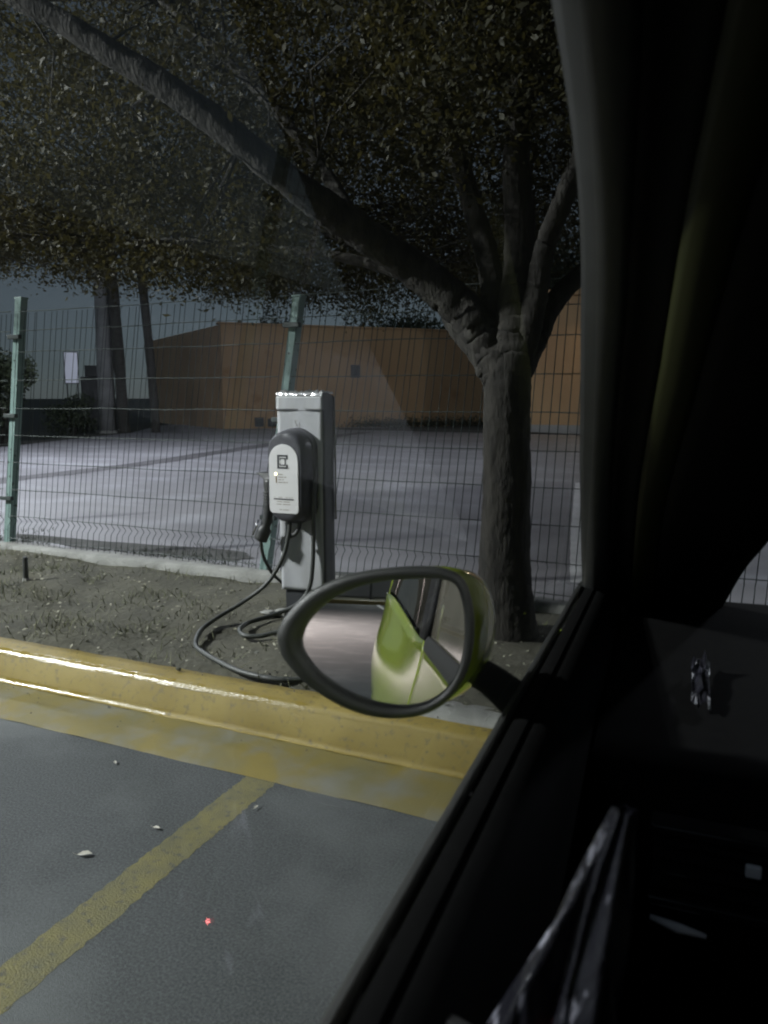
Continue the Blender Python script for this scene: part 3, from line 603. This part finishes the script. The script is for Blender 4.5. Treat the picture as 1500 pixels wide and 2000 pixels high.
# ------------------------------------------------------------------ lamps
def area_lamp(name, loc, h, rz, label, power, color, reach=1.2, spread=180):
    t = empty(name, loc, rz, label=label, cat='lamp post', group='lamp posts lighting the lot and yard')
    MB().tube([(0,0,-.05),(0,0,1.2),(0,0,h)], [.075,.07,.045], 12).build('pole', M['pole_grey'], t, smooth=True)
    MB().box((-.16,-.16,-.05),(.16,.16,.03)).build('base_plate', M['dark_metal'], t, bevel=.01)
    MB().tube(smooth_path([(0,0,h-.1),(reach*.4,0,h+.12),(reach,0,h+.14)],5), .03, 8).build('arm', M['pole_grey'], t, smooth=True)
    hd = MB().loft([[(reach-.30+dx*.98*s, dy*.25*s, h+.12+z) for dx, dy in ((0,-1),(1,-1),(1,1),(0,1))] for s, z in ((1,0),(1.02,.03),(.8,.09))]).build('lamp_head', M['dark_metal'], t, bevel=.01)
    MB().box((reach-.24,-.21,h+.108),(reach+.62,.21,h+.117)).build('lens', emit('lamp_lens', color, 40), hd)
    ld = bpy.data.lights.new('bulb', 'AREA'); ld.energy = power; ld.color = color; ld.shape = 'RECTANGLE'; ld.size = .85; ld.size_y = .42; ld.spread = R(spread)
    lo = bpy.data.objects.new('bulb', ld); C.objects.link(lo); lo.parent = t; lo.location = (reach+.18, 0, h+.1)
    return t, lo
_, la = area_lamp('yard_lamp_post', (-13.2,9.9,0), 5.7, R(18), 'tall lamp post with cool white head at the yard side', YARD_POWER, (.84,.88,1), reach=.5)
la.rotation_euler = (0, R(-30), 0)
_, la2 = area_lamp('yard_lamp_post', (6.2,13.5,0), 6.0, R(180), 'lamp post with cool white head at the building side of the yard', 900, (.86,.89,1), reach=.5)
la2.rotation_euler = (0, R(-25), 0)
_, lb = area_lamp('lot_lamp_post', (-11.2,-1.4,0), 6.3, R(10), 'tall lamp post with neutral white head at the side of the parking lot', LOT_POWER, (.95,.985,1), spread=150)
lb.rotation_euler = (0, R(-38), 0)
_, lc = area_lamp('far_lamp_post', (-3.6,-15.6,0), 6.2, R(60), 'lamp post with pinkish head in the middle of the parking lot', 2100, (1,.82,.79), spread=112)
lc.rotation_euler = (0, 0, 0)

# ------------------------------------------------------------------ across the lot, seen in the door mirror
lb_ = empty('low_lot_building', (-1,-36,.0), label='low grey green building across the parking lot', cat='building')
box('wall', (-9,-3,0), (4.2,0,4.2), M['far_grey'], lb_, .02)
box('roof_edge', (-9.1,-3.1,4.203), (4.3,.1,4.4), M['far_grey'], lb_, .02)
for x in (-7,-4,-1,2):
    w_ = box('window', (x,.003,1.2), (x+1.3,.03,2.6), M['dark_metal'], lb_, .01); box('sill', (x-.05,.033,1.12), (x+1.35,.1,1.19), M['concrete'], w_, .005)
for k, (x, lab) in enumerate(((-4.2,'clipped shrub before the low grey building by its corner'),(-1.2,'clipped shrub before the middle windows of the low grey building'),(3.0,'rounder shrub beside the lit tube lamp across the lot'),(5.6,'end shrub past the lit tube lamp across the lot'))):
    leafy('lot_shrub', (x,-29.6,.08), 1.1, .7, .6, 2200, .1, lab, 'shrub', M['hedge_leaf'], trunk=False, group='shrubs across the lot')
tb = empty('tube_lamp', (1.3,-31,.05), label='slim lit white tube lamp standing across the lot', cat='lamp')
MB().tube([(0,0,-.05),(0,0,.9)], .05, 8).build('stem', M['dark_metal'], tb); MB().tube([(0,0,.9),(0,0,2.6)], .06, 10).build('tube', emit('tube_light', (.95,1,1), 9), tb)
MB().tube([(0,0,2.6),(0,0,2.66)], .07, 10).build('tube_cap', M['dark_metal'], tb)
ld = bpy.data.lights.new('bulb', 'POINT'); ld.energy = 260; ld.color = (.95,1,.97); ld.shadow_soft_size = .1; lo = bpy.data.objects.new('bulb', ld); C.objects.link(lo); lo.parent = tb; lo.location = (0,.2,2.3)

# ------------------------------------------------------------------ the car
car = empty('car', (0,0,0), R(2.8), label='lime green compact car with black interior, seen from the driver seat', cat='car')
CU = .62   # centre line
def smst(a, b, x): t = min(1, max(0, (x-a)/(b-a))); return t*t*(3-2*t)
def skin_u(v, z):
    u = float(np.interp(z, [.25,.4,.56,.7,.8,.86,.9], [-.225,-.242,-.242,-.215,-.188,-.176,-.172]))
    u -= .05*math.exp(-((v-1.22)/.42)**2)*(1-smst(.55,.9,z))
    u -= .075*math.exp(-((v+1.25)/.5)**2)+.03*math.exp(-((v+1.25)/.6)**2)*smst(.6,.8,z)*(1-.7*smst(.82,1.0,z))
    u += .16*smst(1.7,2.2,v)**1.5+.22*smst(-1.75,-2.2,v)**1.5
    return u
def arch(v, z): return min(math.hypot(v+1.28, z-.31), math.hypot(v-1.22, z-.31)) > .36
def side_panel(name, v0, v1, z0, z1, m, mirror=False, n=40, k=16, parent=car, top=None):
    def fn(a, b):
        v = v0+(v1-v0)*a; zt = top(v) if top else z1; z = z0+(zt-z0)*b; u = skin_u(v, z)
        return (2*CU-u if mirror else u, v, z)
    def keep(a, b): p = fn(a, b); return arch(p[1], p[2])
    return MB().grid(fn, n, k, flip=mirror, keep=keep).build(name, m, parent, smooth=True, solid=.012)
def belt(v): return .885+.10*smst(-.45,-1.15,v)-.16*smst(-1.3,-2.1,v)
def hood_z(v): return .79-.30*smst(1.45,2.25,v)**1.3
for mir in (False, True):
    side_panel('door_skin', -.30, 1.10, .27, .88, M['lime'], mir, 30, 16)
    side_panel('front_fender', 1.106, 2.18, .27, .88, M['lime'], mir, 40, 16, top=lambda v: min(.88, hood_z(v)))
    side_panel('rear_fender', -2.15, -.306, .27, .98, M['lime'], mir, 60, 18, top=belt)
    sg = (lambda u: 2*CU-u) if mir else (lambda u: u)
    MB().tube(smooth_path([(sg(-.212), -.02, .755), (sg(-.252), .0, .76), (sg(-.252), .12, .76), (sg(-.212), .14, .755)], 4), .011, 8).build('outer_handle', M['mirror_rim'], car, smooth=True)
    # greenhouse behind the front door: pillar, side window, roof rail
    def gh(v, b):   # b 0 belt .. 1 roof
        zr = 1.5-.10*smst(-.5,-1.3,v)-.48*smst(-1.1,-2.1,v)
        z = belt(v)+(zr-belt(v))*b; u = skin_u(v, belt(v))+.004+.10*b+.04*b*b; return (sg(u), v, z)
    MB().grid(lambda a, b: gh(-.30-.14*a-.10*b*0, b), 3, 12, flip=mir).build('centre_pillar', M['trim'], car, smooth=True, solid=.02)
    MB().grid(lambda a, b: gh(-.445-1.0*a*(1-.45*b), .02+.9*b), 16, 10, flip=mir).build('rear_side_window', M['dark_glass'], car, smooth=True)
    MB().grid(lambda a, b: gh(-.446-1.0*(1-.45*b)-(1.7-1.0*(1-.45*b))*a, b*.995), 14, 12, flip=mir).build('rear_pillar', M['lime'], car, smooth=True, solid=.02)
    MB().grid(lambda a, b: gh(-.446-.6*a, .925+.07*b), 10, 2, flip=mir).build('window_frame', M['trim'], car, smooth=True, solid=.015)
    for v in (-1.28, 1.22):
        wh = empty('wheel', (sg(-.16), v, .31)); wh.parent = car
        s = -1 if not mir else 1
        prof = [(.10,.19),(.105,.27),(.085,.305),(-.085,.305),(-.105,.27),(-.10,.19)]
        rings = [[(s*x, r*math.cos(q), r*math.sin(q)) for q in np.linspace(0, 6.283, 33)[:-1]] for x, r in prof]
        MB().loft(rings).build('tyre', M['tyre'], wh, angle=40)
        rm = MB().tube([(s*.10,0,0),(s*.112,0,0)], .06, 12)
        for q in range(6):
            a = q*6.283/6; rm.add([(s*.106, r*math.cos(a+d), r*math.sin(a+d)) for r, d in ((.05,-.5),(.05,.5),(.195,.14),(.195,-.14))], [(0,1,2,3)])
        rm.tube([(s*.092,0,0),(s*.108,0,0)], .196, 24, cap=False); rm.build('rim', M['alloy'], wh)
    MB().loft([[(sg(-.205+.02*k_), -2.06+dy-.05*k_, .62+dz) for dy, dz in [(.05*math.cos(q), .09*math.sin(q)) for q in np.linspace(0, 6.283, 15)[:-1]]] for k_ in (1,0)]).build('tail_lamp', M['tail'], car, smooth=True)
    MB().loft([[(sg(-.02), 2.10-k_*.06, .6+dz) if False else (sg(-.05+dx), 2.02+.05*k_, .6+dz) for dx, dz in [(.09*math.cos(q), .09*math.sin(q)) for q in np.linspace(0, 6.283, 17)[:-1]]] for k_ in (0,1)]).build('headlamp', M['gloss_black'], car, smooth=True)
def top_fn(v0, v1, zf, e0, e1):
    def fn(a, b):
        v = v0+(v1-v0)*b; e = e0+(e1-e0)*b; u = e+(2*CU-2*e)*a; z = zf(v)-.05*abs(2*a-1)**2.5
        return (u, v, z)
    return fn
MB().grid(top_fn(1.62,2.2,lambda v: hood_z(v)+.02,-.15,.0), 20, 12).build('bonnet', M['lime'], car, smooth=True, solid=.012)
MB().grid(top_fn(.30,-.95,lambda v: 1.535-.045*smst(-.3,-.95,v),-.06,-.04), 20, 16).build('roof', M['lime'], car, smooth=True, solid=.012)
MB().grid(top_fn(.29,-.94,lambda v: 1.52-.045*smst(-.3,-.95,v),-.055,-.035), 12, 10).build('headliner', M['trim'], car, smooth=True, solid=.01)
MB().grid(top_fn(-.955,-1.7,lambda v: 1.49-.44*smst(-.7,-2.0,v),-.04,-.07), 16, 10).build('rear_window', M['dark_glass'], car, smooth=True)
MB().grid(top_fn(-1.71,-2.17,lambda v: 1.13-.75*((-1.71-v)/.46)**1.7,-.08,.02), 16, 12).build('tailgate', M['lime'], car, smooth=True, solid=.012)
box('front_bumper', (.02,2.12,.24), (1.22,2.24,.5), M['lime'], car, .04); box('rear_bumper', (.04,-2.24,.26), (1.2,-2.1,.5), M['lime'], car, .04)
box('floor_pan', (-.17,-2.05,.2), (1.41,2.1,.24), M['trim'], car, .01); box('firewall', (-.15,1.66,.25), (1.39,1.69,.83), M['trim'], car, .005)
box('rear_bulkhead', (-.15,-1.72,.25), (1.39,-1.69,1.0), M['trim'], car, .005)
for u in (.02,.72):
    s_ = empty('seat', (u+.25,-.35,.25)); s_.parent = car
    box('seat_cushion', (-.25,.0,.0), (.25,.5,.2), M['fabric'], s_, .05); box('seat_back', (-.24,-.16,.15), (.24,.0,.72), M['fabric'], s_, .05); box('headrest', (-.12,-.16,.77), (.12,-.06,.95), M['fabric'], s_, .04)
# front pillar trim: window-side edge and windscreen-side edge as two curves
PL = smooth_path([(-.170,1.56,.80),(-.165,1.452,.914),(-.146,1.21,1.135),(-.123,.99,1.297),(-.101,.774,1.428),(-.092,.54,1.505),(-.088,.28,1.54)], 8)
PR = smooth_path([(.055,1.64,.80),(.077,1.598,.846),(.1,1.42,.96),(.122,1.276,1.04),(.176,.933,1.247),(.22,.52,1.505),(.25,.26,1.54)], 8)
NPp = len(PL)-1
def pil(a, b, off=0.0):
    q = b*NPp; i = min(NPp-1, int(q)); l = PL[i].lerp(PL[i+1], q-i); r = PR[i].lerp(PR[i+1], q-i)
    p = l.lerp(r, a); side = (r-l).normalized(); up = (PL[i+1]-PL[i]).normalized(); n = side.cross(up)
    return p+n*(.035*math.sin(a*math.pi)+off)
def strip(a0, a1, off):
    return lambda a, b: tuple(pil(a0+(a1-a0)*a, b, off*math.sin(math.pi*a)))
MB().grid(strip(.0,.17,.012), 6, 40).build('window_seal', M['seal'], car, smooth=True, solid=.01)
MB().grid(strip(.17,.33,-.010), 5, 40).build('pillar_trim', M['dash'], car, smooth=True, solid=.01)
MB().grid(strip(.33,.47,.006), 5, 40).build('pillar_flange', M['olive'], car, smooth=True, solid=.01)
MB().grid(strip(.47,1.0,.012), 8, 40).build('pillar_cover', M['dash'], car, smooth=True, solid=.01)
MB().grid(lambda a, b: (lambda p: (2*CU-p.x, p.y, p.z))(pil(a, b)), 8, 30, flip=True).build('front_pillar', M['trim'], car, smooth=True, solid=.015)
# windscreen: from the pillar edge across to the other one
def scr(a, b):
    q = b*NPp; i = min(NPp-1, int(q)); r = PR[i].lerp(PR[i+1], q-i); m2 = Vector((2*CU-r.x, r.y, r.z)); p = r.lerp(m2, a)
    return (p.x, p.y+.12*math.sin(math.pi*a), p.z+.03*math.sin(math.pi*a))
MB().grid(scr, 24, 16).build('windscreen', M['screen_glass'], car, smooth=True)
# front door: glass, sill, inner panel
def gl_u(z): return -.166+(z-.9)*(.092/.6)
def dg(a, b):
    z = .86+.66*b
    # front edge follows the pillar
    vf = np.interp(z, [.80,.914,1.135,1.297,1.428,1.505,1.6], [1.56,1.452,1.21,.99,.774,.54,.2])+.015
    v = -.30+(vf+.30)*a; return (gl_u(z), v, z)
MB().grid(dg, 20, 20).build('door_window', M['window_glass'], car, smooth=True)
door = empty('door', (0,0,0)); door.parent = car
def sweep(name, prof, v0, v1, m, n=20, par=door):
    k = len(prof); vs = [(u, v0+(v1-v0)*i/n, z) for i in range(n+1) for u, z in prof]
    fs = [(i*k+j, i*k+j+1, (i+1)*k+j+1, (i+1)*k+j) for i in range(n) for j in range(k-1)]
    return MB().add(vs, fs).build(name, m, par, angle=50)
sweep('outer_weatherstrip', [(-.186,.862),(-.186,.872),(-.183,.886),(-.176,.897),(-.171,.899),(-.169,.86)], -.30, 1.5, M['seal'])
sweep('inner_weatherstrip', [(-.163,.86),(-.162,.896),(-.154,.8975),(-.146,.8965),(-.142,.88)], -.30, 1.5, M['dash'])
sweep('inner_panel', [(-.144,.893),(-.134,.894),(-.115,.882),(-.10,.86),(-.095,.80),(-.10,.70),(-.085,.66),(-.045,.655),(-.035,.63),(-.06,.58),(-.09,.5),(-.10,.3)], -.30, 1.5, M['dash'])
MB().tube(smooth_path([(-.085,.32,.60),(-.04,.34,.615),(-.04,.45,.62),(-.085,.47,.605)],5), .009, 8).build('door_handle', M['chrome'], door, smooth=True)
MB().grid(lambda a, b: (lambda p: (2*CU-p[0], p[1], p[2]))(dg(a, b)), 14, 12, flip=True).build('passenger_window', M['dark_glass'], car, smooth=True)
rd = sweep('passenger_door_panel', [(2*CU+.14,.897),(2*CU+.11,.86),(2*CU+.10,.6),(2*CU+.1,.3)], -.3, 1.5, M['trim'], par=car)
# door mirror
dm = empty('door_mirror', (-.3132,.7954,.9684)); dm.parent = car
OUT = [(-0.1255,0.005),(-0.1158,0.0266),(-0.0891,0.0549),(-0.0587,0.0718),(-0.0287,0.0819),(0.007,0.0886),(0.0423,0.0917),(0.0714,0.0899),(0.0919,0.0775),(0.1016,0.052),(0.1046,0.0233),(0.1015,-0.0116),(0.0918,-0.0384),(0.075,-0.0611),(0.052,-0.0762),(0.0285,-0.0826),(-0.0012,-0.0842),(-0.0314,-0.0793),(-0.0622,-0.0671),(-0.0934,-0.0475),(-0.1156,-0.0247),(-0.1233,-0.01)]
INN = [(-0.0961,0.0006),(-0.0896,0.0189),(-0.0734,0.0389),(-0.0523,0.0548),(-0.0253,0.0667),(0.0044,0.0738),(0.0368,0.0775),(0.063,0.0786),(0.0822,0.073),(0.0907,0.0543),(0.0941,0.0314),(0.0937,0.0024),(0.0874,-0.0241),(0.0757,-0.0452),(0.0586,-0.0599),(0.0371,-0.0678),(0.0134,-0.0695),(-0.0136,-0.0655),(-0.041,-0.056),(-0.0688,-0.0399),(-0.0864,-0.0229),(-0.094,-0.0101)]
def dens_(o): return [(p.x, p.y) for p in smooth_path([(x, y, 0) for x, y in o+o[:1]], 4)[:-1]]
OUT, INN = dens_(OUT), dens_(INN)
MN = Vector((.1908,-.9745,.1178)).normalized(); EX = Vector((.9814,.1921,0)); EZ = Vector((-.0226,.1156,.993))
def mp(x, z, d): return tuple(EX*x+EZ*z+MN*d)     # d > 0 towards the driver
def mring(o, s, d, sh=(0,0)): return [mp(x*s+sh[0], z*s+sh[1], d) for x, z in o]
def blend(f): return [(a[0]*(1-f)+b_[0]*f, a[1]*(1-f)+b_[1]*f) for a, b_ in zip(OUT, INN)]
MB().add(mring(INN, 1.03, -.006), [tuple(range(len(INN)))[::1]]).build('mirror_glass', M['mirror'], dm)
MB().loft([mring(blend(0),1.0,-.012), mring(blend(0),1.008,-.004), mring(blend(.12),1,.005), mring(blend(.5),1,.007), mring(blend(.85),1,.004), mring(blend(1),1,-.002), mring(blend(1),1,-.008)], cap=False).build('rim', M['mirror_rim'], dm, smooth=True)
MB().loft([mring(OUT,.97,-.011), mring(OUT,.985,-.03,(.010,.0)), mring(OUT,.96,-.07,(.024,-.004)), mring(OUT,.86,-.105,(.036,-.008)), mring(OUT,.62,-.13,(.042,-.01)), mring(OUT,.25,-.142,(.044,-.01))]).build('housing', M['lime'], dm, smooth=True)
MB().tube(smooth_path([mp(.06,-.03,-.08), mp(.11,-.05,-.10), mp(.15,-.08,-.11)],5), [.022,.022,.021,.02,.02,.02,.02,.021,.022,.023,.024], 12).build('arm', M['dash'], dm, smooth=True)
# dashboard
dash = empty('dashboard', (0,0,0)); dash.parent = car
prof = [(1.66,.80),(1.64,.846),(1.60,.853),(1.45,.848),(1.2,.828),(1.0,.812),(.96,.805),(.93,.79),(.905,.765),(.895,.73),(.885,.70),(.88,.64),(.90,.58),(1.0,.5),(1.2,.42)]
k = len(prof); u0, u1 = -.09, 2*CU+.09
MB().add([(u, v+.01*math.sin(3*(u+.1)), z) for u in np.linspace(u0, u1, 30) for v, z in prof], [(i*k+j, (i+1)*k+j, (i+1)*k+j+1, i*k+j+1) for i in range(29) for j in range(k-1)]).build('dash_top', M['dash'], dash, smooth=True)
# air vent in its face
vz0, vz1, vv = .69, .765, .872
box('vent_frame', (-.015,vv-.012,vz1), (.22,vv+.02,vz1+.012), M['gloss_black'], dash, .003); box('vent_frame', (-.015,vv-.012,vz0-.012), (.22,vv+.02,vz0), M['gloss_black'], dash, .003)
for q in range(4):
    z = vz0+.012+.017*q
    MB().add([(-.01,vv-.008,z),(.215,vv-.008,z),(.215,vv+.012,z+.009),(-.01,vv+.012,z+.009)], [(0,1,2,3)]).build('vent_slat', M['gloss_black'], dash, solid=.003)
box('vent_glint_tab', (.084,vv-.016,vz1-.028), (.10,vv-.009,vz1-.014), M['white'], dash, .002)  # white colour stands in for a glint on the vent
MB().tube([(-.01,vv-.012,.664),(.02,vv-.014,.659),(.05,vv-.012,.655)], [.003,.006,.003], 8).build('switch_glint_trim', M['white'], dash, smooth=True)  # white piece stands in for a glint below the vent
MB().tube([(-.0695,.3625,.9045),(-.0705,.3595,.9065)], .0006, 8).build('immobiliser_lamp', emit('red_lamp', (1,.2,.2), 40), dash)
MB().tube([(-.068,.366,.902),(-.085,.38,.885),(-.115,.40,.87)], [.005,.008,.012], 10).build('lamp_pod', M['trim'], dash, smooth=True)
MB().tube([(.34+.18*math.cos(q), .62-.06*math.sin(q), .78+.17*math.sin(q)) for q in np.linspace(0, 6.283, 33)], .013, 8, cap=False).build('steering_wheel', M['trim'], dash, smooth=True)
# bag and wrapper shapes stand in for reflections near the dash
def bagf(a, b):
    q = 6.283*a; r = .005+.034*b**1.1; fold = 1+.30*math.sin(5*q+2*b)+.2*math.sin(9*q-3*b)
    ax = Vector((-.020-.038*b, .40-.02*b, 1.035-.17*b))
    return (ax.x+r*fold*math.cos(q)*.9, ax.y+r*fold*math.sin(q)*.8, ax.z+.006*math.sin(7*q)*b)
bg_ = MB().grid(bagf, 90, 30).build('plastic_bag_glints', M['bag'], None, smooth=True)
bg_.rotation_euler = (0,0,R(2.8)); tag(bg_, 'crumpled purplish plastic bag with painted highlights propped against the inner door panel', 'bag')
cf = MB()
pts = {}
for i in range(9):
    for j in range(7): pts[i,j] = (.026+.003*i+random.gauss(0,.001), 1.10+.024*j+random.gauss(0,.005), .832+.0165*(j-1)*.04/.2+abs(random.gauss(0,.004))+.004*math.sin(i*1.3)*math.cos(j*1.1))
cf.add([pts[i,j] for i in range(9) for j in range(7)], [(i*7+j,(i+1)*7+j,(i+1)*7+j+1,i*7+j+1) for i in range(8) for j in range(6)])
cfo = cf.build('crumpled_wrapper_glints', M['wrapper'], None, solid=.0006); cfo.rotation_euler = (0,0,R(2.8)); tag(cfo, 'small crumpled purplish wrapper with painted glints lying on the dashboard top', 'wrapper')
